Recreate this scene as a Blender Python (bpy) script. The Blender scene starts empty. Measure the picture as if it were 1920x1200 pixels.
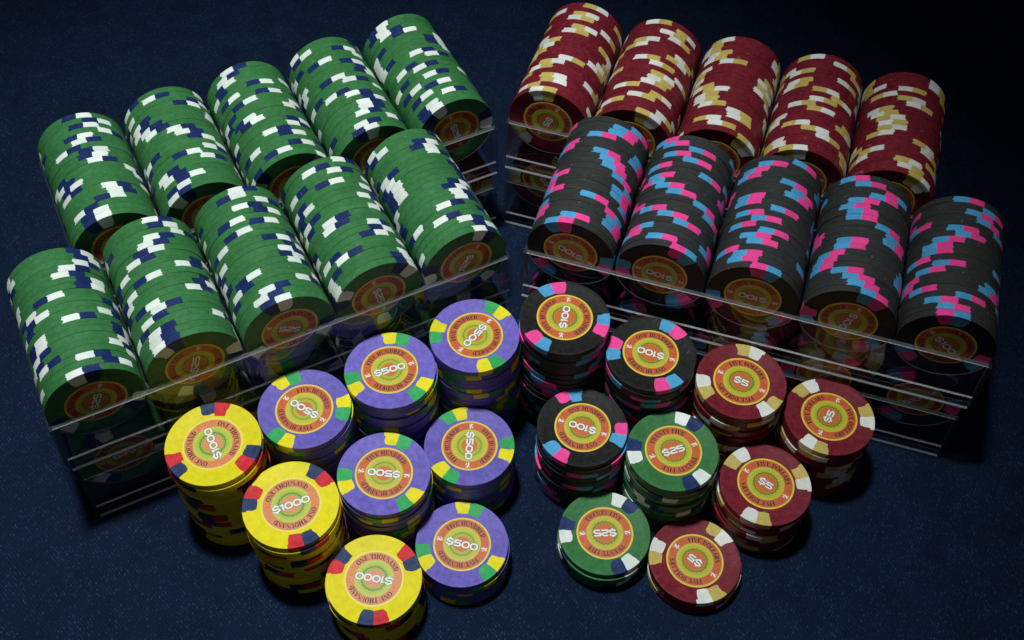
import bpy, bmesh, math, random
from mathutils import Matrix, Vector

sc = bpy.context.scene
col = sc.collection
MM = 0.001
R = math.radians
rng = random.Random(11)

# ------------------------------------------------------------------ camera
cam_d = bpy.data.cameras.new('camera')
cam = bpy.data.objects.new('camera', cam_d)
col.objects.link(cam)
cam_d.sensor_width = 36.0
cam_d.lens = 40.013
cam_d.clip_start = 0.01
cam_d.clip_end = 50.0
pit, roll = R(53.792), R(1.242)
fw = Vector((0, math.cos(pit), -math.sin(pit)))
up = Vector((0, math.sin(pit), math.cos(pit)))
rt = Vector((1, 0, 0))
r2 = rt * math.cos(roll) + up * math.sin(roll)
u2 = up * math.cos(roll) - rt * math.sin(roll)
m = Matrix((r2, u2, -fw)).transposed().to_4x4()
m.translation = Vector((0, 0, 456.1 * MM))
cam.matrix_world = m
sc.camera = cam

# ------------------------------------------------------------------ light of the dim room and the one lamp
world = bpy.data.worlds.new('World')
sc.world = world
world.use_nodes = True
bg = world.node_tree.nodes['Background']
bg.inputs['Color'].default_value = (1.0, 0.98, 0.95, 1)
bg.inputs['Strength'].default_value = 0.013

lamp_d = bpy.data.lights.new('desk_lamp_light', 'SPOT')
lamp = bpy.data.objects.new('desk_lamp_light', lamp_d)
col.objects.link(lamp)
lamp_d.energy = 50.0
lamp_d.color = (0.95, 1.0, 0.98)
lamp_d.shadow_soft_size = 0.045
lamp_d.spot_size = R(45)
lamp_d.spot_blend = 1.0
lamp.location = (-0.12, 0.355, 1.16)
aim = Vector((-0.125, 0.270, 0.03)) - lamp.location
lamp.rotation_euler = aim.to_track_quat('-Z', 'Y').to_euler()

# added unseen tube: faint, put in for glints on the acrylic edges
glint_strip_d = bpy.data.lights.new('added_glint_light', 'AREA')
glint_strip = bpy.data.objects.new('added_glint_light', glint_strip_d)
col.objects.link(glint_strip)
glint_strip_d.shape = 'RECTANGLE'
glint_strip_d.size = 0.9
glint_strip_d.size_y = 0.022
glint_strip_d.energy = 0.26
glint_strip_d.color = (0.98, 1.0, 0.98)
glint_strip.location = (-0.10, -0.55, 0.80)
glint_strip.rotation_euler = (Vector((-0.02, 0.28, 0.03)) - glint_strip.location).to_track_quat('-Z', 'Y').to_euler()

vs = sc.view_settings
vs.view_transform = 'Standard'
vs.look = 'None'
vs.exposure = 0.0
vs.gamma = 1.0
vs.use_curve_mapping = False
cy = sc.cycles
cy.max_bounces = 10
cy.transparent_max_bounces = 48
cy.diffuse_bounces = 4
cy.glossy_bounces = 4
cy.use_denoising = True
cy.sample_clamp_indirect = 4.0

# ------------------------------------------------------------------ material helpers
def new_mat(name):
    mt = bpy.data.materials.new(name)
    mt.use_nodes = True
    nt = mt.node_tree
    return mt, nt, nt.nodes['Principled BSDF']

def N(nt, kind, **kw):
    n = nt.nodes.new(kind)
    for k, v in kw.items():
        setattr(n, k, v)
    return n

def math_node(nt, op, a, b=None, clamp=False):
    n = N(nt, 'ShaderNodeMath', operation=op, use_clamp=clamp)
    for i, v in enumerate((a, b)):
        if v is None:
            continue
        if isinstance(v, (int, float)):
            n.inputs[i].default_value = v
        else:
            nt.links.new(v, n.inputs[i])
    return n.outputs[0]

def mix_col(nt, fac, a, b, blend='MIX'):
    n = N(nt, 'ShaderNodeMix', data_type='RGBA', blend_type=blend)
    for s, v in ((n.inputs['Factor'], fac), (n.inputs['A'], a), (n.inputs['B'], b)):
        if isinstance(v, (int, float)):
            s.default_value = v
        elif isinstance(v, tuple):
            s.default_value = (*v, 1)
        else:
            nt.links.new(v, s)
    return n.outputs['Result']

def srgb(r, g, b):
    f = lambda c: c / 12.92 if c <= 0.04045 else ((c + 0.055) / 1.055) ** 2.4
    return tuple(f(x / 255) for x in (r, g, b))

def clay(name, c, rough=0.5, mottle=0.12, worn=None, spec=0.2):
    mt, nt, p = new_mat(name)
    co = N(nt, 'ShaderNodeTexCoord').outputs['Object']
    oi = N(nt, 'ShaderNodeObjectInfo').outputs['Random']
    off = N(nt, 'ShaderNodeVectorMath', operation='ADD')
    nt.links.new(co, off.inputs[0])
    nt.links.new(oi, off.inputs[1])
    n1 = N(nt, 'ShaderNodeTexNoise'); n1.inputs['Scale'].default_value = 420; n1.inputs['Detail'].default_value = 5
    nt.links.new(off.outputs[0], n1.inputs['Vector'])
    lo = tuple(x * (1 - mottle) for x in c); hi = tuple(min(1, x * (1 + mottle) + 0.004) for x in c)
    rmp = N(nt, 'ShaderNodeValToRGB')
    rmp.color_ramp.elements[0].position = 0.33; rmp.color_ramp.elements[0].color = (*lo, 1)
    rmp.color_ramp.elements[1].position = 0.67; rmp.color_ramp.elements[1].color = (*hi, 1)
    nt.links.new(n1.outputs['Fac'], rmp.inputs['Fac'])
    base = rmp.outputs['Color']
    # chip-to-chip tone
    tone = math_node(nt, 'MULTIPLY_ADD', oi, 0.16); tone.node.inputs[2].default_value = 0.92
    hsv = N(nt, 'ShaderNodeHueSaturation')
    nt.links.new(base, hsv.inputs['Color']); nt.links.new(tone, hsv.inputs['Value'])
    base = hsv.outputs['Color']
    if worn:
        # dusty streaks running round the edge
        mp = N(nt, 'ShaderNodeMapping'); mp.inputs['Scale'].default_value = (60, 60, 2600)
        nt.links.new(off.outputs[0], mp.inputs['Vector'])
        n3 = N(nt, 'ShaderNodeTexNoise'); n3.inputs['Scale'].default_value = 1.0; n3.inputs['Detail'].default_value = 3
        nt.links.new(mp.outputs[0], n3.inputs['Vector'])
        f = math_node(nt, 'MULTIPLY_ADD', n3.outputs['Fac'], 1.6, True); f.node.inputs[2].default_value = -0.3
        base = mix_col(nt, f, base, worn)
    # handling marks: faint pale scratches and a little grime
    mps = N(nt, 'ShaderNodeMapping'); mps.inputs['Scale'].default_value = (90, 1500, 400); mps.inputs['Rotation'].default_value = (0, 0, 0.6)
    nt.links.new(off.outputs[0], mps.inputs['Vector'])
    n4 = N(nt, 'ShaderNodeTexNoise'); n4.inputs['Scale'].default_value = 1.0; n4.inputs['Detail'].default_value = 2
    nt.links.new(mps.outputs[0], n4.inputs['Vector'])
    scr = math_node(nt, 'MULTIPLY', math_node(nt, 'SUBTRACT', n4.outputs['Fac'], 0.68), 6.0, True)
    base = mix_col(nt, math_node(nt, 'MULTIPLY', scr, 0.30), base, (0.55, 0.55, 0.55))
    n5 = N(nt, 'ShaderNodeTexNoise'); n5.inputs['Scale'].default_value = 130; n5.inputs['Detail'].default_value = 6
    nt.links.new(off.outputs[0], n5.inputs['Vector'])
    gr = math_node(nt, 'MULTIPLY', math_node(nt, 'SUBTRACT', n5.outputs['Fac'], 0.55), 2.0, True)
    base = mix_col(nt, gr, base, tuple(x * 0.72 for x in c))
    nt.links.new(base, p.inputs['Base Color'])
    # scuffs make the gloss uneven
    n2 = N(nt, 'ShaderNodeTexNoise'); n2.inputs['Scale'].default_value = 1500; n2.inputs['Detail'].default_value = 4
    nt.links.new(off.outputs[0], n2.inputs['Vector'])
    rr = math_node(nt, 'MULTIPLY_ADD', n2.outputs['Fac'], 0.35); rr.node.inputs[2].default_value = rough - 0.15
    nt.links.new(rr, p.inputs['Roughness'])
    p.inputs['Specular IOR Level'].default_value = spec
    # moulded relief: shallow blotches and fine pitting
    v = N(nt, 'ShaderNodeTexNoise'); v.inputs['Scale'].default_value = 260; v.inputs['Detail'].default_value = 1; v.inputs['Distortion'].default_value = 2.5
    nt.links.new(off.outputs[0], v.inputs['Vector'])
    ed = N(nt, 'ShaderNodeValToRGB')
    ed.color_ramp.elements[0].position = 0.50; ed.color_ramp.elements[1].position = 0.535
    nt.links.new(v.outputs['Fac'], ed.inputs['Fac'])
    h = math_node(nt, 'MULTIPLY_ADD', n2.outputs['Fac'], 0.30)
    nt.links.new(ed.outputs['Color'], h.node.inputs[2])
    b = N(nt, 'ShaderNodeBump'); b.inputs['Strength'].default_value = 0.30; b.inputs['Distance'].default_value = 0.00015
    nt.links.new(h, b.inputs['Height']); nt.links.new(b.outputs[0], p.inputs['Normal'])
    return mt

M = {}
M['green'] = clay('green_clay', (0.037, 0.168, 0.052))
M['purple'] = clay('purple_clay', (0.150, 0.120, 0.500), mottle=0.16)
M['yellow'] = clay('yellow_clay', (0.800, 0.690, 0.010), mottle=0.07)
M['red'] = clay('red_clay', (0.165, 0.010, 0.022), mottle=0.2)
M['black'] = clay('black_clay', (0.0075, 0.0075, 0.0078), mottle=0.3, rough=0.55)
M['black_rim'] = clay('black_clay_dusty_edge', (0.018, 0.019, 0.020), mottle=0.3, rough=0.6, worn=(0.044, 0.049, 0.048))
M['white'] = clay('white_clay', (0.78, 0.84, 0.80), mottle=0.05)
M['cream'] = clay('white_clay_warm', (0.74, 0.76, 0.72), mottle=0.06)
M['navy'] = clay('navy_clay', (0.008, 0.024, 0.112), mottle=0.15)
M['dark_navy'] = clay('dark_navy_clay', (0.018, 0.038, 0.120), mottle=0.15)
M['bright_red'] = clay('bright_red_clay', (0.600, 0.020, 0.030), mottle=0.12)
M['spot_green'] = clay('spot_green_clay', (0.035, 0.370, 0.110), mottle=0.12)
M['spot_yellow'] = clay('spot_yellow_clay', (0.800, 0.690, 0.012), mottle=0.07)
M['blue'] = clay('sky_blue_clay', (0.075, 0.350, 0.660), mottle=0.08)
M['pink'] = clay('pink_clay', (0.900, 0.065, 0.330), mottle=0.07)
M['tan'] = clay('tan_clay', (0.560, 0.440, 0.120), mottle=0.1)

def flat(name, c, rough=0.5):
    mt, nt, p = new_mat(name)
    p.inputs['Base Color'].default_value = (*c, 1)
    p.inputs['Roughness'].default_value = rough
    return mt
M['ink'] = flat('black_ink', (0.016, 0.014, 0.012))
M['ink_white'] = flat('white_ink', (0.80, 0.80, 0.78))
M['ink_line'] = flat('dark_outline_ink', (0.10, 0.060, 0.018))

def label_mat(name, border, ring, ring2, band, band2, line, heart, hr=4.5):
    mt, nt, p = new_mat(name)
    co = N(nt, 'ShaderNodeTexCoord').outputs['Object']
    sep = N(nt, 'ShaderNodeSeparateXYZ'); nt.links.new(co, sep.inputs[0])
    x, y = sep.outputs['X'], sep.outputs['Y']
    r = math_node(nt, 'SQRT', math_node(nt, 'ADD', math_node(nt, 'MULTIPLY', x, x), math_node(nt, 'MULTIPLY', y, y)))
    r = math_node(nt, 'MULTIPLY', r, 1000.0)
    th = math_node(nt, 'ARCTAN2', y, x)
    n1 = N(nt, 'ShaderNodeTexNoise'); n1.inputs['Scale'].default_value = 1300; n1.inputs['Detail'].default_value = 4
    nt.links.new(co, n1.inputs['Vector'])
    def above(v, e, w=0.25):
        return math_node(nt, 'MULTIPLY', math_node(nt, 'SUBTRACT', v, e), 1 / w, True)
    # printed net on the orange ring
    vo = N(nt, 'ShaderNodeTexVoronoi', feature='DISTANCE_TO_EDGE'); vo.inputs['Scale'].default_value = 1100
    nt.links.new(co, vo.inputs['Vector'])
    net = math_node(nt, 'MULTIPLY', vo.outputs['Distance'], 3.0, True)
    orange = mix_col(nt, net, ring2, ring)
    orange = mix_col(nt, math_node(nt, 'MULTIPLY', n1.outputs['Fac'], 0.35), orange, ring2)
    # rays on the green band
    ray = math_node(nt, 'MULTIPLY_ADD', math_node(nt, 'SINE', math_node(nt, 'MULTIPLY', th, 44)), 0.12); ray.node.inputs[2].default_value = 0.12
    fade = math_node(nt, 'MULTIPLY_ADD', r, -0.34, True); fade.node.inputs[2].default_value = 2.6
    gb = mix_col(nt, fade, band, band2)
    gb = mix_col(nt, ray, gb, band2)
    gb = mix_col(nt, math_node(nt, 'MULTIPLY', n1.outputs['Fac'], 0.3), gb, band2)
    wav = math_node(nt, 'ABSOLUTE', math_node(nt, 'SINE', math_node(nt, 'MULTIPLY', th, 10)))
    rw = math_node(nt, 'MULTIPLY_ADD', wav, -0.42); nt.links.new(r, rw.node.inputs[2])
    c = heart
    c = mix_col(nt, net, ring2, heart)
    c = mix_col(nt, above(r, hr - 0.15, 0.3), c, band2)
    c = mix_col(nt, above(rw, 4.35), c, line)
    c = mix_col(nt, above(rw, 4.85, 0.4), c, gb)
    c = mix_col(nt, above(r, 7.75), c, orange)
    c = mix_col(nt, above(r, 11.15, 0.35), c, border)
    nt.links.new(c, p.inputs['Base Color'])
    p.inputs['Roughness'].default_value = 0.42
    p.inputs['Specular IOR Level'].default_value = 0.35
    b = N(nt, 'ShaderNodeBump'); b.inputs['Strength'].default_value = 0.15; b.inputs['Distance'].default_value = 0.00005
    nt.links.new(n1.outputs['Fac'], b.inputs['Height']); nt.links.new(b.outputs[0], p.inputs['Normal'])
    return mt
M['label'] = label_mat('printed_label', srgb(224, 204, 66), srgb(182, 66, 30), srgb(206, 106, 58), srgb(206, 198, 64), srgb(164, 166, 40), srgb(84, 112, 34), srgb(200, 106, 34))
M['label_five_hundred'] = label_mat('printed_label_five_hundred', srgb(224, 204, 66), srgb(182, 66, 30), srgb(206, 106, 58), srgb(206, 198, 64), srgb(172, 176, 44), srgb(120, 140, 40), srgb(204, 110, 34), 3.4)
M['label_thousand'] = label_mat('printed_label_thousand', srgb(226, 222, 96), srgb(208, 104, 48), srgb(222, 140, 86), srgb(196, 208, 74), srgb(150, 176, 58), srgb(96, 124, 50), srgb(214, 140, 92), 3.9)

def acrylic(name, tint, frost):
    # clear sheet: light passes straight through, the surface mirrors by Schlick's law
    mt, nt, p = new_mat(name)
    nt.nodes.remove(p)
    out = nt.nodes['Material Output']
    tr = N(nt, 'ShaderNodeBsdfTransparent'); tr.inputs['Color'].default_value = (*tint, 1)
    gl = N(nt, 'ShaderNodeBsdfGlossy'); gl.inputs['Roughness'].default_value = 0.03 + 0.2 * (frost > 0)
    lw = N(nt, 'ShaderNodeLayerWeight'); lw.inputs['Blend'].default_value = 0.5
    f = math_node(nt, 'MULTIPLY_ADD', math_node(nt, 'POWER', lw.outputs['Facing'], 5.0), 0.9)
    f.node.inputs[2].default_value = 0.034
    if frost > 0.4:
        f.node.inputs[2].default_value = 0.30  # corner mirroring raised beyond plain acrylic for brighter glint lines
        gl.inputs['Roughness'].default_value = 0.2
    body = tr.outputs[0]
    if not frost:
        # finger smears and dust
        co = N(nt, 'ShaderNodeTexCoord').outputs['Object']
        ns = N(nt, 'ShaderNodeTexNoise'); ns.inputs['Scale'].default_value = 70; ns.inputs['Detail'].default_value = 6; ns.inputs['Distortion'].default_value = 1.5
        nt.links.new(co, ns.inputs['Vector'])
        nd = N(nt, 'ShaderNodeTexNoise'); nd.inputs['Scale'].default_value = 2200
        nt.links.new(co, nd.inputs['Vector'])
        sm = math_node(nt, 'MULTIPLY', math_node(nt, 'SUBTRACT', ns.outputs['Fac'], 0.50), 0.16, True)
        ds = math_node(nt, 'MULTIPLY', math_node(nt, 'SUBTRACT', nd.outputs['Fac'], 0.72), 1.2, True)
        dd = N(nt, 'ShaderNodeBsdfDiffuse'); dd.inputs['Color'].default_value = (0.6, 0.62, 0.66, 1)
        mx = N(nt, 'ShaderNodeMixShader')
        nt.links.new(math_node(nt, 'ADD', sm, ds, True), mx.inputs[0]); nt.links.new(body, mx.inputs[1]); nt.links.new(dd.outputs[0], mx.inputs[2])
        body = mx.outputs[0]
    if frost:
        df = N(nt, 'ShaderNodeAddShader')
        d1 = N(nt, 'ShaderNodeBsdfDiffuse'); d1.inputs['Color'].default_value = (0.40, 0.43, 0.47, 1)
        d2 = N(nt, 'ShaderNodeBsdfTranslucent'); d2.inputs['Color'].default_value = (0.50, 0.53, 0.53, 1)
        nt.links.new(d1.outputs[0], df.inputs[0]); nt.links.new(d2.outputs[0], df.inputs[1])
        mx = N(nt, 'ShaderNodeMixShader'); mx.inputs[0].default_value = frost
        nt.links.new(body, mx.inputs[1]); nt.links.new(df.outputs[0], mx.inputs[2])
        body = mx.outputs[0]
    ms = N(nt, 'ShaderNodeMixShader')
    nt.links.new(f, ms.inputs[0]); nt.links.new(body, ms.inputs[1]); nt.links.new(gl.outputs[0], ms.inputs[2])
    nt.links.new(ms.outputs[0], out.inputs['Surface'])
    return mt
M['clear'] = acrylic('clear_acrylic', (0.955, 0.962, 0.972), 0)
M['edge'] = acrylic('sawn_acrylic_edge', (0.80, 0.84, 0.92), 0.14)
M['corner'] = acrylic('frosted_glint_corner', (0.85, 0.88, 0.92), 0.70)
M['lip'] = acrylic('trough_lip', (0.85, 0.88, 0.92), 0.30)
M['side_edge'] = acrylic('polished_acrylic_edge', (0.72, 0.77, 0.88), 0.05)

# ------------------------------------------------------------------ the cloth
def cloth_mat():
    mt, nt, p = new_mat('blue_woven_cloth')
    co = N(nt, 'ShaderNodeTexCoord').outputs['Object']
    warp = N(nt, 'ShaderNodeTexNoise'); warp.inputs['Scale'].default_value = 90; warp.inputs['Detail'].default_value = 2
    nt.links.new(co, warp.inputs['Vector'])
    dis = N(nt, 'ShaderNodeVectorMath', operation='SCALE'); dis.inputs['Scale'].default_value = 0.0009
    nt.links.new(warp.outputs['Color'], dis.inputs[0])
    add = N(nt, 'ShaderNodeVectorMath', operation='ADD')
    nt.links.new(co, add.inputs[0]); nt.links.new(dis.outputs[0], add.inputs[1])
    def wave(rot, scale):
        mp = N(nt, 'ShaderNodeMapping'); mp.inputs['Rotation'].default_value = (0, 0, R(rot))
        nt.links.new(add.outputs[0], mp.inputs['Vector'])
        w = N(nt, 'ShaderNodeTexWave', bands_direction='X'); w.inputs['Scale'].default_value = scale
        w.inputs['Distortion'].default_value = 1.2; w.inputs['Detail'].default_value = 2; w.inputs['Detail Scale'].default_value = 3
        nt.links.new(mp.outputs[0], w.inputs['Vector'])
        return w.outputs['Fac']
    a, b = wave(33, 250), wave(-38, 250)
    weave = math_node(nt, 'MULTIPLY', a, b)
    n1 = N(nt, 'ShaderNodeTexNoise'); n1.inputs['Scale'].default_value = 1500; n1.inputs['Detail'].default_value = 3
    nt.links.new(co, n1.inputs['Vector'])
    n2 = N(nt, 'ShaderNodeTexNoise'); n2.inputs['Scale'].default_value = 55; n2.inputs['Detail'].default_value = 4
    nt.links.new(co, n2.inputs['Vector'])
    # raised thread ends: one dot per cell, each of its own brightness
    vo = N(nt, 'ShaderNodeTexVoronoi'); vo.inputs['Scale'].default_value = 900; vo.inputs['Randomness'].default_value = 0.35
    mpv = N(nt, 'ShaderNodeMapping'); mpv.inputs['Rotation'].default_value = (0, 0, R(34)); mpv.inputs['Scale'].default_value = (1.0, 0.72, 1.0)
    nt.links.new(add.outputs[0], mpv.inputs['Vector'])
    nt.links.new(mpv.outputs[0], vo.inputs['Vector'])
    dot = math_node(nt, 'MULTIPLY_ADD', vo.outputs['Distance'], -2.6, True); dot.node.inputs[2].default_value = 1.25
    sep = N(nt, 'ShaderNodeSeparateColor'); nt.links.new(vo.outputs['Color'], sep.inputs[0])
    own = math_node(nt, 'POWER', sep.outputs[0], 2.2)
    f = math_node(nt, 'MULTIPLY', dot, math_node(nt, 'MULTIPLY_ADD', own, 0.72, True))
    f.node.inputs[1].links[0].from_node.inputs[2].default_value = 0.07
    f2 = math_node(nt, 'MULTIPLY_ADD', weave, 0.7, True)
    base = mix_col(nt, f2, (0.0010, 0.0036, 0.0120), (0.0030, 0.0120, 0.0390))
    base = mix_col(nt, f, base, (0.022, 0.062, 0.150))
    blot = math_node(nt, 'MULTIPLY_ADD', n2.outputs['Fac'], 0.9); blot.node.inputs[2].default_value = 0.55
    hsv = N(nt, 'ShaderNodeHueSaturation'); nt.links.new(base, hsv.inputs['Color']); nt.links.new(blot, hsv.inputs['Value'])
    nt.links.new(hsv.outputs[0], p.inputs['Base Color'])
    p.inputs['Roughness'].default_value = 0.9
    p.inputs['Specular IOR Level'].default_value = 0.15
    hgt = math_node(nt, 'ADD', math_node(nt, 'MULTIPLY', weave, 0.5), dot)
    bp = N(nt, 'ShaderNodeBump'); bp.inputs['Strength'].default_value = 0.6; bp.inputs['Distance'].default_value = 0.0004
    nt.links.new(hgt, bp.inputs['Height']); nt.links.new(bp.outputs[0], p.inputs['Normal'])
    return mt
M['cloth'] = cloth_mat()

def mesh_from(name, verts, faces, mats, fm=None, smooth=None):
    me = bpy.data.meshes.new(name)
    me.from_pydata([(v[0] * MM, v[1] * MM, v[2] * MM) for v in verts], [], faces)
    for mt in mats:
        me.materials.append(mt)
    if fm:
        me.polygons.foreach_set('material_index', fm)
    if smooth is not None:
        me.polygons.foreach_set('use_smooth', [True] * len(faces))
        me.set_sharp_from_angle(angle=R(smooth))
    me.validate()
    me.update()
    return me

def link(name, me, parent=None, mw=None):
    o = bpy.data.objects.new(name, me)
    col.objects.link(o)
    if parent:
        o.parent = parent
    if mw is not None:
        o.matrix_local = mw
    return o

def tag(o, label, cat, group=None):
    o['label'] = label
    o['category'] = cat
    if group:
        o['group'] = group

# cloth: gently uneven sheet
gv, gf = [], []
NX = 80
for j in range(NX + 1):
    for i in range(NX + 1):
        x = -900 + 1800 * i / NX
        y = -500 + 1800 * j / NX
        gv.append((x, y, 0))
for j in range(NX):
    for i in range(NX):
        a = j * (NX + 1) + i
        gf.append((a, a + 1, a + NX + 2, a + NX + 1))
cloth = link('cloth', mesh_from('cloth', gv, gf, [M['cloth']]))
cloth['kind'] = 'structure'
cloth['label'] = 'dark navy woven cloth spread flat under the racks and chips'

# ------------------------------------------------------------------ chip meshes (millimetres, axis z, base at z = 0)
CR, CT, PIT = 19.38, 3.335, 3.35
FACE = 0.10
def chip_profile(e=0.0, full=True):
    t = CT / 2
    top = [(17.55, t - FACE), (17.80, t), (19.26, t), (CR, t - 0.12)]
    pts = top + [(CR, -(t - 0.12)), (19.26, -t), (17.80, -t), (17.55, -(t - FACE))]
    return pts

def body_mesh(name, mat, rim_mat=None, seg=72):
    prof = chip_profile()
    v, f, fm = [], [], []
    for (r, z) in prof:
        for k in range(seg):
            a = 2 * math.pi * k / seg
            v.append((r * math.cos(a), r * math.sin(a), z + CT / 2))
    for i in range(len(prof) - 1):
        for k in range(seg):
            k2 = (k + 1) % seg
            f.append((i * seg + k, (i + 1) * seg + k, (i + 1) * seg + k2, i * seg + k2))
            fm.append(1 if i in (2, 3, 4) else 0)
    f.append(tuple(range(seg))); fm.append(0)
    n = (len(prof) - 1) * seg
    f.append(tuple(n + k for k in reversed(range(seg)))); fm.append(0)
    return mesh_from(name, v, f, [mat, rim_mat or mat], fm, 25)

SPOT = 19.5  # degrees of one colour
def spot_mesh(name, mat, side, seed):
    g = random.Random(seed)          # same seed for both sides: they share the seam
    t = CT / 2
    e = 0.025
    path = [(13.35, t - FACE + e), (13.8, t - FACE + e), (15.4, t - FACE + e), (17.5, t - FACE + e), (17.78, t + e * .5), (19.28, t + e * .5), (CR + e, t - 0.11),
            (CR + e, 0.9), (CR + e, 0.3), (CR + e, -0.3), (CR + e, -0.9),
            (CR + e, -(t - 0.11)), (19.28, -(t + e * .5)), (17.78, -(t + e * .5)), (17.5, -(t - FACE + e)), (13.8, -(t - FACE + e))]
    n = len(path)
    seam = [g.uniform(-0.8, 0.8) for _ in range(n)]
    g2 = random.Random(seed * 7 + side)
    far = [SPOT + g2.uniform(-1.5, 1.5) for _ in range(n)]
    dr = g2.uniform(-0.5, 0.5)
    cv = g2.uniform(0.6, 2.2)
    far[0] -= g2.uniform(1.5, 5.0); far[1] -= g2.uniform(0.0, 1.5)
    sm0 = g2.uniform(0.3, 3.5)
    v, f = [], []
    K = 5
    for i, (r, z) in enumerate(path):
        lo = seam[i] * side + (sm0 if i == 0 else 0)
        lo_ang = seam[i] if i else seam[i] + side * sm0
        hi_ang = side * far[i]
        for k in range(K + 1):
            u = k / K
            a = R(lo_ang + (hi_ang - lo_ang) * u)
            rr = r + (dr if i in (0, 1) else 0)
            if i == 0:
                rr += 0.35 * (1 - math.sin(math.pi * u)) * cv * 0.5
            v.append((rr * math.cos(a), rr * math.sin(a), z + CT / 2))
    for i in range(n - 1):
        for k in range(K):
            q = (i * (K + 1) + k, (i + 1) * (K + 1) + k, (i + 1) * (K + 1) + k + 1, i * (K + 1) + k + 1)
            f.append(q if side > 0 else tuple(reversed(q)))
    return mesh_from(name, v, f, [mat], None, 25)

# ------------------------------------------------------------------ lettering
def strip(pts, w, closed=False):
    """polyline of (x, y) -> quads with mitred corners"""
    n = len(pts)
    L, Rr = [], []
    for i in range(n):
        p = Vector(pts[i])
        wi = w[i] if isinstance(w, (list, tuple)) else w
        a = Vector(pts[i - 1]) if (i > 0 or closed) else None
        b = Vector(pts[(i + 1) % n]) if (i < n - 1 or closed) else None
        d1 = (p - a).normalized() if a is not None else None
        d2 = (b - p).normalized() if b is not None else None
        if d1 is None: d1 = d2
        if d2 is None: d2 = d1
        n1 = Vector((-d1.y, d1.x)); n2 = Vector((-d2.y, d2.x))
        mt = (n1 + n2)
        if mt.length < 1e-6: mt = n1
        mt.normalize()
        s = (wi / 2) / max(0.45, mt.dot(n1))
        L.append(p + mt * s); Rr.append(p - mt * s)
    out = []
    for i in range(n if closed else n - 1):
        j = (i + 1) % n
        out.append([tuple(Rr[i]), tuple(Rr[j]), tuple(L[j]), tuple(L[i])])
    return out

def arc(cx, cy, rx, ry, a0, a1, n):
    return [(cx + rx * math.cos(R(a0 + (a1 - a0) * i / n)), cy + ry * math.sin(R(a0 + (a1 - a0) * i / n))) for i in range(n + 1)]

def numeral(ch):
    """square extended numerals, height 1; returns (strokes, advance); stroke = (points, closed)"""
    h0, h1, c = 0.1, 0.9, 0.22
    if ch == '0':
        x0, x1 = 0.1, 1.02
        return [([(x0 + c, h0), (x1 - c, h0), (x1, h0 + c), (x1, h1 - c), (x1 - c, h1), (x0 + c, h1), (x0, h1 - c), (x0, h0 + c)], True)], 1.20
    if ch == '1':
        return [([(0.05, 0.78), (0.32, 0.88), (0.32, 0.02)], False)], 0.56
    x0, x1 = 0.08, 0.96
    if ch == '5':
        return [([(x1, h1), (x0, h1), (x0, 0.54), (x1 - c, 0.54), (x1, 0.54 - c * .8), (x1, h0 + c * .8), (x1 - c, h0), (x0 - 0.03, h0)], False)], 1.12
    if ch == '2':
        return [([(x0 - .03, h1), (x1 - c, h1), (x1, h1 - c * .8), (x1, 0.5 + c * .6), (x1 - c, 0.5), (x0 + c, 0.5), (x0, 0.5 - c * .7), (x0, h0), (x1 + .03, h0)], False)], 1.12
    if ch == '$':
        return [([(x1, h1 - .12), (x1 - c, h1), (x0 + c, h1), (x0, h1 - c * .7), (x0, 0.5 + c * .7), (x0 + c, 0.5), (x1 - c, 0.5), (x1, 0.5 - c * .7), (x1, h0 + c * .7), (x1 - c, h0), (x0 + c, h0), (x0, h0 + .12)], False),
                ([(0.52, h1 + .05), (0.52, h1 + .24)], False), ([(0.52, h0 - .05), (0.52, h0 - .24)], False)], 1.14
    raise KeyError(ch)

SER = {}
def ser(ch, adv, *polys):
    SER[ch] = (adv, [q for p in polys for q in p])
def bar(x0, y0, x1, y1):
    return [[(x0, y0), (x1, y0), (x1, y1), (x0, y1)]]
def par(xa, ya, xb, yb, w):      # slanted stroke with level ends
    return [[(xa - w / 2, ya), (xa + w / 2, ya), (xb + w / 2, yb), (xb - w / 2, yb)]]
TH = 0.10
def foot(x, w=0.46): return bar(x - w / 2, 0, x + w / 2, TH)
def head(x, w=0.46): return bar(x - w / 2, 1 - TH, x + w / 2, 1)
def stem(x, w=0.33): return bar(x - w / 2, TH, x + w / 2, 1 - TH)
ser('I', 0.56, foot(.28), head(.28), stem(.28))
ser('F', 0.92, foot(.28), bar(.05, 1 - TH, .86, 1), stem(.28), bar(.405, .47, .66, .55), bar(.78, .70, .86, 1 - TH), bar(.60, .38, .66, .47))
ser('E', 0.96, bar(.05, 0, .90, TH), bar(.05, 1 - TH, .88, 1), stem(.28), bar(.405, .47, .66, .55), bar(.80, .72, .88, 1 - TH), bar(.82, TH, .90, .28), bar(.60, .38, .66, .47))
ser('L', 0.90, bar(.05, 0, .86, TH), head(.28), stem(.28), bar(.78, TH, .86, .32))
ser('T', 0.98, foot(.49), bar(.05, 1 - TH, .93, 1), stem(.49), bar(.05, .68, .13, 1 - TH), bar(.85, .68, .93, 1 - TH))
ser('H', 1.14, foot(.27), head(.27), stem(.27), foot(.87), head(.87), stem(.87), bar(.395, .46, .745, .54))
ser('N', 1.14, foot(.20, .32), bar(.02, 1 - TH, .40, 1), bar(.16, TH, .24, 1 - TH), par(.88, .0, .30, 1 - TH, .27), bar(.88, TH, .96, 1 - TH), head(.92, .34))
ser('V', 1.04, head(.24, .44), head(.84, .34), par(.54, 0, .24, 1 - TH, .27), par(.60, .06, .84, 1 - TH, .08))
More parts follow.
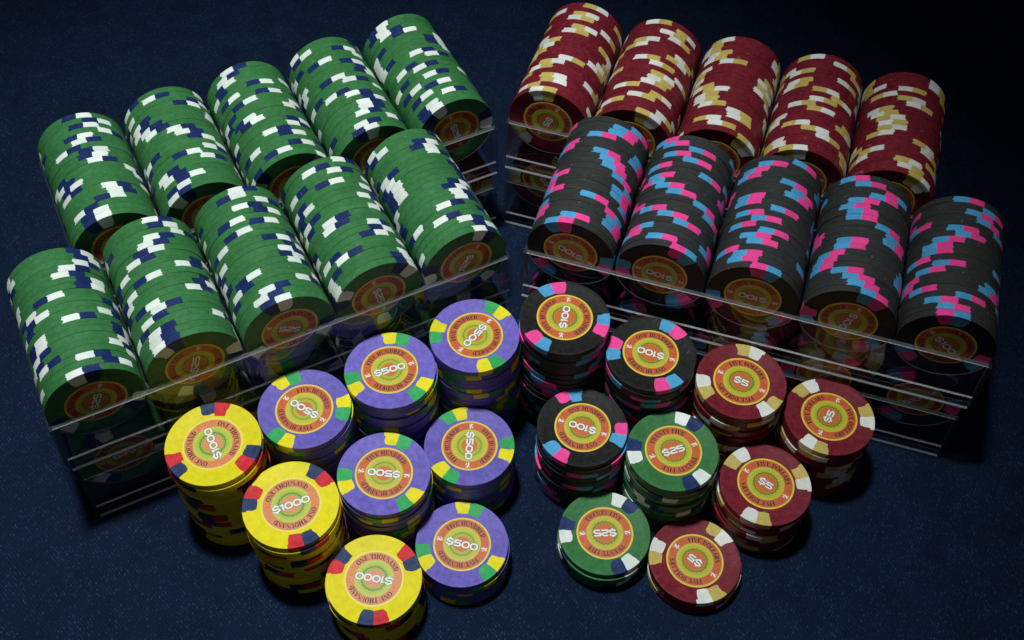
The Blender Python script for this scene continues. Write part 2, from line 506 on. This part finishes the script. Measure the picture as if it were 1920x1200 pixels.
ser('W', 1.44, head(.22, .40), head(.70, .40), head(1.24, .32), par(.44, 0, .22, 1 - TH, .24), par(.48, .06, .68, 1 - TH, .08), par(.94, 0, .74, 1 - TH, .24), par(.98, .06, 1.24, 1 - TH, .08))
ser('A', 1.06, foot(.16, .30), foot(.80, .44), par(.18, TH, .50, 1, .08), par(.80, TH, .54, 1, .27), bar(.28, .30, .64, .37))
ser('Y', 1.04, foot(.54), bar(.415, TH, .665, .46), head(.22, .42), head(.86, .32), par(.52, .46, .22, 1 - TH, .27), par(.60, .46, .86, 1 - TH, .08))
ser('U', 1.08, head(.26), head(.88, .32), bar(.135, .34, .385, 1 - TH), bar(.84, .34, .92, 1 - TH),
    strip(arc(.57, .34, .31, .29, 180, 360, 8), [.25, .23, .18, .13, .09, .08, .08, .08, .08]))
ser('D', 1.08, bar(.05, 0, .5, TH), bar(.05, 1 - TH, .5, 1), stem(.28),
    strip(arc(.5, .5, .38, .455, -90, 90, 10), [TH, .1, .15, .2, .24, .25, .24, .2, .15, .1, TH]))
ser('O', 1.10, strip(arc(.55, .5, .38, .455, 0, 360, 18)[:-1], [.10 + .17 * abs(math.cos(R(20 * i))) for i in range(18)], True))
ser('R', 1.10, foot(.28), bar(.05, 1 - TH, .5, 1), stem(.28), bar(.405, .46, .55, .53), par(.90, 0, .62, .46, .27),
    strip(arc(.5, .745, .30, .213, -90, 90, 8), [.08, .13, .19, .23, .25, .23, .19, .13, .08]))
ser('S', 0.88, strip(arc(.44, .74, .27, .215, 20, 180, 6) + arc(.44, .74, .27, .22, 200, 250, 2) + [(.52, .45)] + arc(.45, .26, .28, .215, 40, -20, 3) + arc(.45, .26, .28, .215, -60, -165, 4),
                     [.12, .09, .08, .09, .12, .17, .20, .22, .24, .25, .24, .22, .20, .17, .14, .12, .09, .08, .10, .12]))
SER[' '] = (0.50, [])

def poly_mesh(name, polys, z0, mat, dz=0.0012):
    v, f = [], []
    for i, q in enumerate(polys):
        b = len(v)
        # orient counter-clockwise
        ar = sum(q[k][0] * q[(k + 1) % len(q)][1] - q[(k + 1) % len(q)][0] * q[k][1] for k in range(len(q)))
        if ar < 0: q = list(reversed(q))
        v += [(x, y, z0 + i * dz) for x, y in q]
        f.append(tuple(range(b, b + len(q))))
    return mesh_from(name, v, f, [mat])

ZL = CT - FACE
def label_meshes(key, text, words, mat, fig):
    # the disc
    seg = 64
    v = [(12.05 * math.cos(2 * math.pi * k / seg), 12.05 * math.sin(2 * math.pi * k / seg), ZL + 0.035) for k in range(seg)]
    v += [(12.12 * math.cos(2 * math.pi * k / seg), 12.12 * math.sin(2 * math.pi * k / seg), ZL - 0.05) for k in range(seg)]
    f = [tuple(range(seg))] + [(k, seg + k, seg + (k + 1) % seg, (k + 1) % seg) for k in range(seg)]
    disc = mesh_from(key + '_label', v, f, [mat], None, 40)
    # numerals
    hgt = 3.05
    adv = sum(numeral(c)[1] for c in text) - 0.1
    wid = adv * hgt * (0.97 if len(text) < 5 else 0.96)
    sx = wid / adv
    x = -wid / 2
    white, line = [], []
    for c in text:
        st, a = numeral(c)
        for pts, closed in st:
            pp = [(x + px * sx, (py - 0.5) * hgt) for px, py in pts]
            white += strip(pp, 0.245 * hgt, closed)
            line += strip(pp, 0.37 * hgt, closed)
        x += a * sx
    den = poly_mesh(key + '_denomination', line, ZL + 0.045, M['ink_line'], 0.0004)
    den2 = poly_mesh(key + '_denomination_fill', white, ZL + 0.062, M['ink_white'], 0.0004)
    den.materials.append(M['ink_white'])
    bm = bmesh.new(); bm.from_mesh(den); n0 = len(bm.faces); bm.from_mesh(den2)
    bm.faces.ensure_lookup_table()
    for i, fc in enumerate(bm.faces):
        fc.material_index = 1 if i >= n0 else 0
    bm.to_mesh(den); bm.free()
    # words round the ring, twice
    h, rb = 2.05, 8.48
    scale_x = 1.66
    tot = sum(SER[c][0] for c in words) * scale_x
    span = tot / 9.55
    polys = []
    for half in (0, math.pi):
        u = 0.0
        for c in words:
            a, qs = SER[c]
            for q in qs:
                out = []
                for px, py in q:
                    ang = math.pi / 2 + span / 2 - (u + px * scale_x) / 9.55 + half
                    r = rb + py * h
                    out.append((r * math.cos(ang), r * math.sin(ang)))
                polys.append(out)
            u += a * scale_x
    words_me = poly_mesh(key + '_lettering', polys, ZL + 0.045, M['ink'], 0.0002)
    orn = []
    if fig:
        for s in (1, -1):
            shp = strip([(8.2, 0.1), (8.9, 0.35), (9.6, 0.25), (10.3, -0.15), (10.9, 0.1)], [.25, .55, .75, .6, .2])
            shp += strip([(8.5, -0.75), (8.9, -0.35), (9.4, -0.75), (9.0, -1.05)], [.25, .3, .3, .2])
            shp += strip([(10.2, 0.55), (10.75, 0.9)], [.45, .25]) + strip([(10.3, -0.45), (10.8, -0.85)], [.4, .2])
            orn += [[(s * px, s * py) for px, py in q] for q in shp]
    orn_me = poly_mesh(key + '_ornament', orn, ZL + 0.045, M['ink_white'], 0.0006) if orn else None
    return disc, den, words_me, orn_me

KINDS = {
    'green': dict(name='green_poker_chip', body=('green', None), spots=('white', 'navy'), text='$25', words='TWENTY FIVE', lab='label', fig=True),
    'red': dict(name='red_poker_chip', body=('red', None), spots=('tan', 'cream'), text='$5', words='FIVE DOLLARS', lab='label', fig=True),
    'black': dict(name='black_poker_chip', body=('black', 'black_rim'), spots=('blue', 'pink'), text='$100', words='ONE HUNDRED', lab='label', fig=True),
    'purple': dict(name='purple_poker_chip', body=('purple', None), spots=('spot_yellow', 'spot_green'), text='$500', words='FIVE HUNDRED', lab='label_five_hundred', fig=True),
    'yellow': dict(name='yellow_poker_chip', body=('yellow', None), spots=('dark_navy', 'bright_red'), text='$1000', words='ONE THOUSAND', lab='label_thousand', fig=False),
}
for key, K in KINDS.items():
    K['me'] = body_mesh(key + '_chip_body', M[K['body'][0]], M[K['body'][1]] if K['body'][1] else None)
    # spot meshes: [order][variant] -> (mesh on the + side, mesh on the - side)
    a, b = K['spots']
    K['spot'] = []
    for first, second in ((a, b), (b, a)):
        K['spot'].append([(spot_mesh(key + '_spot', M[first], 1, 31 * q + 5), spot_mesh(key + '_spot', M[second], -1, 31 * q + 5)) for q in range(9)])
    K['labels'] = label_meshes(key, K['text'], K['words'], M[K['lab']], K['fig'])

def rot_z(deg): return Matrix.Rotation(R(deg), 4, 'Z')

def chip(kind, mw, spin, order, label, group, text_ang=None):
    """mw places the chip with its label side at +z; spin = angle of one seam between two colours"""
    K = KINDS[kind]
    o = link(K['name'], K['me'], None, mw @ rot_z(spin))
    tag(o, label, 'poker chip', group)
    for q in range(3):
        pr = K['spot'][order][rng.randrange(9)]
        for me in pr:
            s = link('edge_spot', me, o)
            s.rotation_euler = (0, 0, R(120 * q))
    if text_ang is not None:
        d, den, wd, orn = K['labels']
        lb = link('label', d, o)
        lb.rotation_euler = (0, 0, R(text_ang - spin))
        lb.location = (rng.uniform(-.3, .3) * MM, rng.uniform(-.3, .3) * MM, 0)
        link('denomination', den, lb)
        link('lettering', wd, lb)
        if orn:
            link('ornament', orn, lb)
    return o

ORD = ['zeroth', 'first', 'second', 'third', 'fourth', 'fifth', 'sixth', 'seventh', 'eighth', 'ninth', 'tenth', 'eleventh', 'twelfth', 'thirteenth',
       'fourteenth', 'fifteenth', 'sixteenth', 'seventeenth', 'eighteenth', 'nineteenth', 'twentieth']
NUM = ['no', 'one', 'two', 'three', 'four', 'five', 'six', 'seven', 'eight', 'nine', 'ten', 'eleven', 'twelve', 'thirteen', 'fourteen', 'fifteen',
       'sixteen', 'seventeen', 'eighteen', 'nineteen', 'twenty']

# ------------------------------------------------------------------ acrylic racks
WT, WB = 200.6, 203.0           # width at the rim and at the foot
HGT, STEP = 29.9, 41.25         # wall height, height of the second rack above the first
PX = 39.9                       # column spacing
AX, AY = 33.7, 2.55             # chip axis height, chip front behind the wall's outer face
DEP = 71.6
TI = 19.55                      # trough radius

def half_w(z): return (WB + (WT - WB) * min(1, max(0, z / HGT))) / 2

def panel_mesh(name, prof, mats_i):
    """profile (y, z, ) extruded along x between the two leaning ends (inset by the side plates)"""
    n = len(prof)
    v = []
    for s in (-1, 1):
        for y, z in prof:
            v.append((s * (half_w(z) - 1.52), y, z))
    f, fm = [], []
    for i in range(n):
        j = (i + 1) % n
        f.append((i, j, n + j, n + i)); fm.append(mats_i[i])
    f.append(tuple(reversed(range(n)))); fm.append(1)
    f.append(tuple(range(n, 2 * n))); fm.append(1)
    me = mesh_from(name, v, f, [M['clear'], M['edge'], M['corner']], fm)
    bm = bmesh.new(); bm.from_mesh(me); bmesh.ops.recalc_face_normals(bm, faces=bm.faces); bm.to_mesh(me); bm.free()
    return me

b = 0.28
front_prof = [(-1.45, 0.35), (-0.75, 1.05), (-0.75, 7.35), (-0.12, 7.95), (0.0, 8.0), (0.0, HGT - b), (b, HGT), (2.2 - b, HGT), (2.2, HGT - b), (2.2, b), (2.2 - b, 0), (-1.45, 0)]  # lowest flange chamfer added to catch a bright glint along the foot
front_mats = [2, 0, 2, 0, 0, 2, 1, 2, 0, 1, 0, 2]
back_prof = [(DEP - 1.9, b), (DEP - 1.9, HGT - b), (DEP - 1.9 + b, HGT), (DEP - b, HGT), (DEP, HGT - b), (DEP, b), (DEP - b, 0), (DEP - 1.9 + b, 0)]
back_mats = [0, 1, 1, 1, 0, 0, 0, 0]
FRONT = panel_mesh('rack_front_panel', front_prof, front_mats)
BACK = panel_mesh('rack_back_panel', back_prof, back_mats)

def side_mesh(s):
    th = 1.5
    v = []
    for z, i in ((0, 1), (b, 0), (HGT - b, 0), (HGT, 1)):
        o_ = half_w(z) - (b if i else 0); n_ = half_w(z) - th + (b * .6 if i else 0)
        for y in (-0.4, DEP):
            v.append((s * o_, y, z)); v.append((s * n_, y, z))
    f, fm = [], []
    for k in range(3):
        a, c = 4 * k, 4 * k + 4
        f += [(a, a + 2, c + 2, c), (a + 1, c + 1, c + 3, a + 3), (a, c, c + 1, a + 1), (a + 2, a + 3, c + 3, c + 2)]
        fm += [0 if k == 1 else 2, 0 if k == 1 else 2, 1, 1]
    f += [(0, 1, 3, 2), (12, 14, 15, 13)]; fm += [1, 1]
    me = mesh_from('rack_side_panel', v, f, [M['clear'], M['side_edge'], M['side_edge']], fm)
    bm = bmesh.new(); bm.from_mesh(me); bmesh.ops.recalc_face_normals(bm, faces=bm.faces); bm.to_mesh(me); bm.free()
    return me
SIDES = [side_mesh(-1), side_mesh(1)]

def trough_mesh():
    n = 28
    a1 = math.acos((AX - (HGT - 0.3)) / TI)
    v, f, fm = [], [], []
    rows = []                      # each row: (y, radius offset as a share of the thickness or a fixed lip)
    y0, y1 = 2.25, DEP - 1.95
    for k in range(n + 1):
        a = -a1 + 2 * a1 * k / n
        th = 0.45 + 1.30 * max(0, math.cos(a)) ** 1.5
        ring = [(0.0, y1), (0.0, y0 + 0.32), (0.30, y0), (th, y0), (th, y1)]
        for d, y in ring:
            v.append(((TI + d) * math.sin(a), y, AX - (TI + d) * math.cos(a)))
    q = 5
    for k in range(n):
        for e in range(q):
            e2 = (e + 1) % q
            f.append((k * q + e, k * q + e2, (k + 1) * q + e2, (k + 1) * q + e))
            fm.append((0, 2, 1, 0, 1)[e])
    f += [tuple(range(q)), tuple(n * q + e for e in reversed(range(q)))]; fm += [1, 1]
    return mesh_from('rack_trough', v, f, [M['clear'], M['side_edge'], M['lip']], fm, 40)
TROUGH = trough_mesh()

def rack(pose, level, label, group):
    x, y, a = pose
    mw = Matrix.Translation((x * MM, y * MM, (0.3 + level * STEP) * MM)) @ rot_z(a) @ Matrix.Translation((99.88 * MM, 0, 0))
    e = bpy.data.objects.new('chip_rack', None)
    e.empty_display_size = 0.01
    col.objects.link(e)
    e.matrix_world = mw
    tag(e, label, 'chip rack', group)
    link('front_panel', FRONT, e)
    link('back_panel', BACK, e)
    for s in SIDES:
        link('side_panel', s, e)
    for i in range(5):
        link('trough', TROUGH, e, Matrix.Translation(((i - 2) * PX * MM, 0, 0)))
    return mw

POSE = [(-178.71, 223.27, 27.465), (-186.83, 302.54, 27.536), (4.57, 318.51, -16.25), (-4.69, 399.0, -16.80)]
WHO = [('green', 'green', 'front', 'black'), ('green', 'red', 'rear', 'red'), ('black', 'black', 'front', 'green'), ('red', 'red', 'rear', 'green')]
# front chips whose faces the wall shows: (rack, column) -> seam angle, baseline angle, order (first colour is on the counter-clockwise side)
FRONTS = {
    (0, 0): (88, 66, 0), (0, 1): (114, 71, 0), (0, 2): (97, 147, 1), (0, 3): (42, -81, 1), (0, 4): (177, -125, 0),
    (1, 0): (105, 40, 1), (1, 1): (120, 75, 0), (1, 2): (150, 30, 0), (1, 3): (100, 60, 1), (1, 4): (125, -77, 1),
    (2, 0): (110, 156, 0), (2, 1): (65, 171, 1), (2, 2): (83, 178, 1), (2, 3): (70, -105, 0), (2, 4): (98, -40, 1),
    (3, 0): (101, -116, 1), (3, 1): (68, 20, 0), (3, 2): (46, 90, 0), (3, 3): (111, 200, 0), (3, 4): (58, 10, 0)}
rack_mw = {}
for r in range(4):
    ku, kl, fr, other = WHO[r]
    for lev in (0, 1):
        kk = (kl, ku)[lev]
        hood = 'upper' if lev else 'lower'
        nb = {0: 'green', 1: 'green', 2: 'black', 3: 'red'}[r]
        if lev:
            lab = f'clear acrylic rack on top of the {fr} pair, filled with {nb} chips'
        else:
            lab = f'clear acrylic rack on the cloth beneath the {fr} rack of {nb} chips'
        rack_mw[r, lev] = rack(POSE[r], lev, lab, 'clear acrylic chip racks stacked in pairs')

TO_FRONT = Matrix.Rotation(R(90), 4, 'X')
stuff_v, stuff_f, stuff_m = [], [], []
STUFF_MATS = ['green', 'white', 'navy', 'red', 'tan', 'cream', 'black_rim', 'blue', 'pink']
def add_stuff(kind, mw, spin):
    K = KINDS[kind]
    bi = STUFF_MATS.index('black_rim' if kind == 'black' else kind)
    ia, ib = STUFF_MATS.index(K['spots'][0]), STUFF_MATS.index(K['spots'][1])
    seg = 36
    b0 = len(stuff_v)
    for rr, z in ((19.2, 0.01), (CR, 0.18), (CR, 3.14), (19.2, 3.31)):
        for k in range(seg):
            a = 2 * math.pi * k / seg + R(spin)
            p = mw @ Vector((rr * math.cos(a) * MM, rr * math.sin(a) * MM, z * MM))
            stuff_v.append(tuple(p / MM))
    for i in range(3):
        for k in range(seg):
            k2 = (k + 1) % seg
            stuff_f.append((b0 + i * seg + k, b0 + i * seg + k2, b0 + (i + 1) * seg + k2, b0 + (i + 1) * seg + k))
            stuff_m.append(ia if k % 12 in (0, 1) else ib if k % 12 in (2, 3) else bi)
    stuff_f.append(tuple(b0 + k for k in reversed(range(seg)))); stuff_m.append(bi)
    stuff_f.append(tuple(b0 + 3 * seg + k for k in range(seg))); stuff_m.append(bi)

for (r, lev), mw in rack_mw.items():
    ku, kl, fr, other = WHO[r]
    kind = (kl, ku)[lev]
    for c in range(5):
        cnt = (5 - c) if r in (0, 1) else (c + 1)
        spin = rng.uniform(0, 120)
        for k in range(20):
            # chips sit at random turns, now and then in short runs
            spin = spin + rng.gauss(0, 9) if rng.random() < 0.12 else rng.uniform(0, 120)
            order = int(rng.random() < (0.08 if kind == 'black' else 0.5))
            jx, jz = max(-.25, min(.25, rng.gauss(0, 0.11))), rng.uniform(0.0, 0.20)
            ta = None
            if k == 0:
                if lev:
                    spin, ta, order = FRONTS[r, c]
                else:
                    ta = rng.uniform(0, 360)
            M4 = mw @ Matrix.Translation((((c - 2) * PX + jx) * MM, (AY + k * PIT + CT) * MM, (AX + jz) * MM)) @ TO_FRONT
            if lev:
                where = f'{ORD[cnt]} column from the {other} racks, {fr} upper rack'
                lab = f'{kind} chip, {ORD[k + 1]} from front wall, {where}'
                chip(kind, M4, spin, order, lab, f'{kind} chips filling the {fr} upper rack', ta)
            elif k == 0:
                host = {0: 'green', 1: 'green', 2: 'black', 3: 'red'}[r]
                lab = f'{kind} chip behind lower {fr} wall below the {host} chips, {ORD[cnt]} column from {other} racks'
                chip(kind, M4, spin, order, lab, f'{kind} chips behind the lower {fr} wall', ta)
            else:
                add_stuff(kind, M4, spin)

sme = mesh_from('lower_rack_chips', stuff_v, stuff_f, [M[x] for x in STUFF_MATS], stuff_m, 30)
so = link('lower_rack_chips', sme)
so['kind'] = 'stuff'
so['label'] = 'rows of further chips deep inside the lower racks'
so['category'] = 'poker chips'

# ------------------------------------------------------------------ loose stacks: kind, x, y, count, seam angle, baseline angle, order
STACKS = [
    ('yellow', -119.78, 229.60, 16, 98, 117, 0), ('yellow', -86.99, 208.28, 13, 53, 24, 0), ('yellow', -53.37, 185.90, 7, -86, 171, 1),
    ('purple', -85.80, 249.17, 15, 3, 149, 0), ('purple', -51.20, 267.10, 16, 86, 21, 0), ('purple', -51.81, 226.87, 11, 74, 175, 0),
    ('purple', -16.01, 283.76, 17, 56, -127, 1), ('purple', -17.14, 244.69, 9, 115, -92, 1), ('purple', -18.94, 205.25, 5, 81, -13, 0),
    ('black', 22.61, 289.19, 19, 108, 80, 0), ('black', 60.16, 278.50, 16, 52, 161, 0), ('black', 31.01, 251.13, 11, -11, 161, 1),
    ('green', 69.02, 240.60, 11, 62, 19, 0), ('green', 41.28, 213.40, 4, 58, -177, 0),
    ('red', 99.19, 269.77, 14, 71, -28, 0), ('red', 137.90, 259.15, 11, 0, 59, 0), ('red', 109.01, 230.87, 8, 11, -38, 0), ('red', 79.27, 203.27, 3, 48, 139, 0)]
placed = []
for kind, x, y, n, spin0, ta, order0 in STACKS:
    K = KINDS[kind]
    for k in range(n):
        top = k == n - 1
        for tries in range(40):
            g = 0.0 if top else 0.55 * (1 - tries / 40)
            jx, jy = rng.gauss(0, g), rng.gauss(0, g)
            if math.hypot(jx, jy) < 1.15 and all(math.hypot(x + jx - a, y + jy - c) > 2 * CR + 0.02 for a, c, kz in placed if kz == k):
                break
        placed.append((x + jx, y + jy, k))
        spin = spin0 if top else rng.uniform(0, 120)
        order = order0 if top else rng.randrange(2)
        M4 = Matrix.Translation(((x + jx) * MM, (y + jy) * MM, (0.15 + k * PIT) * MM))
        pos = 'top chip' if top else ('bottom chip' if k == 0 else f'{ORD[n - k]} chip from the top')
        extra = f', its {K["text"]} label facing up' if top else ''
        lab = f'{pos} of the {kind} stack {NUM[n]} chips high{extra}'
        chip(kind, M4, spin, order, lab, f'chips in the loose {kind} stacks', ta if top else None)
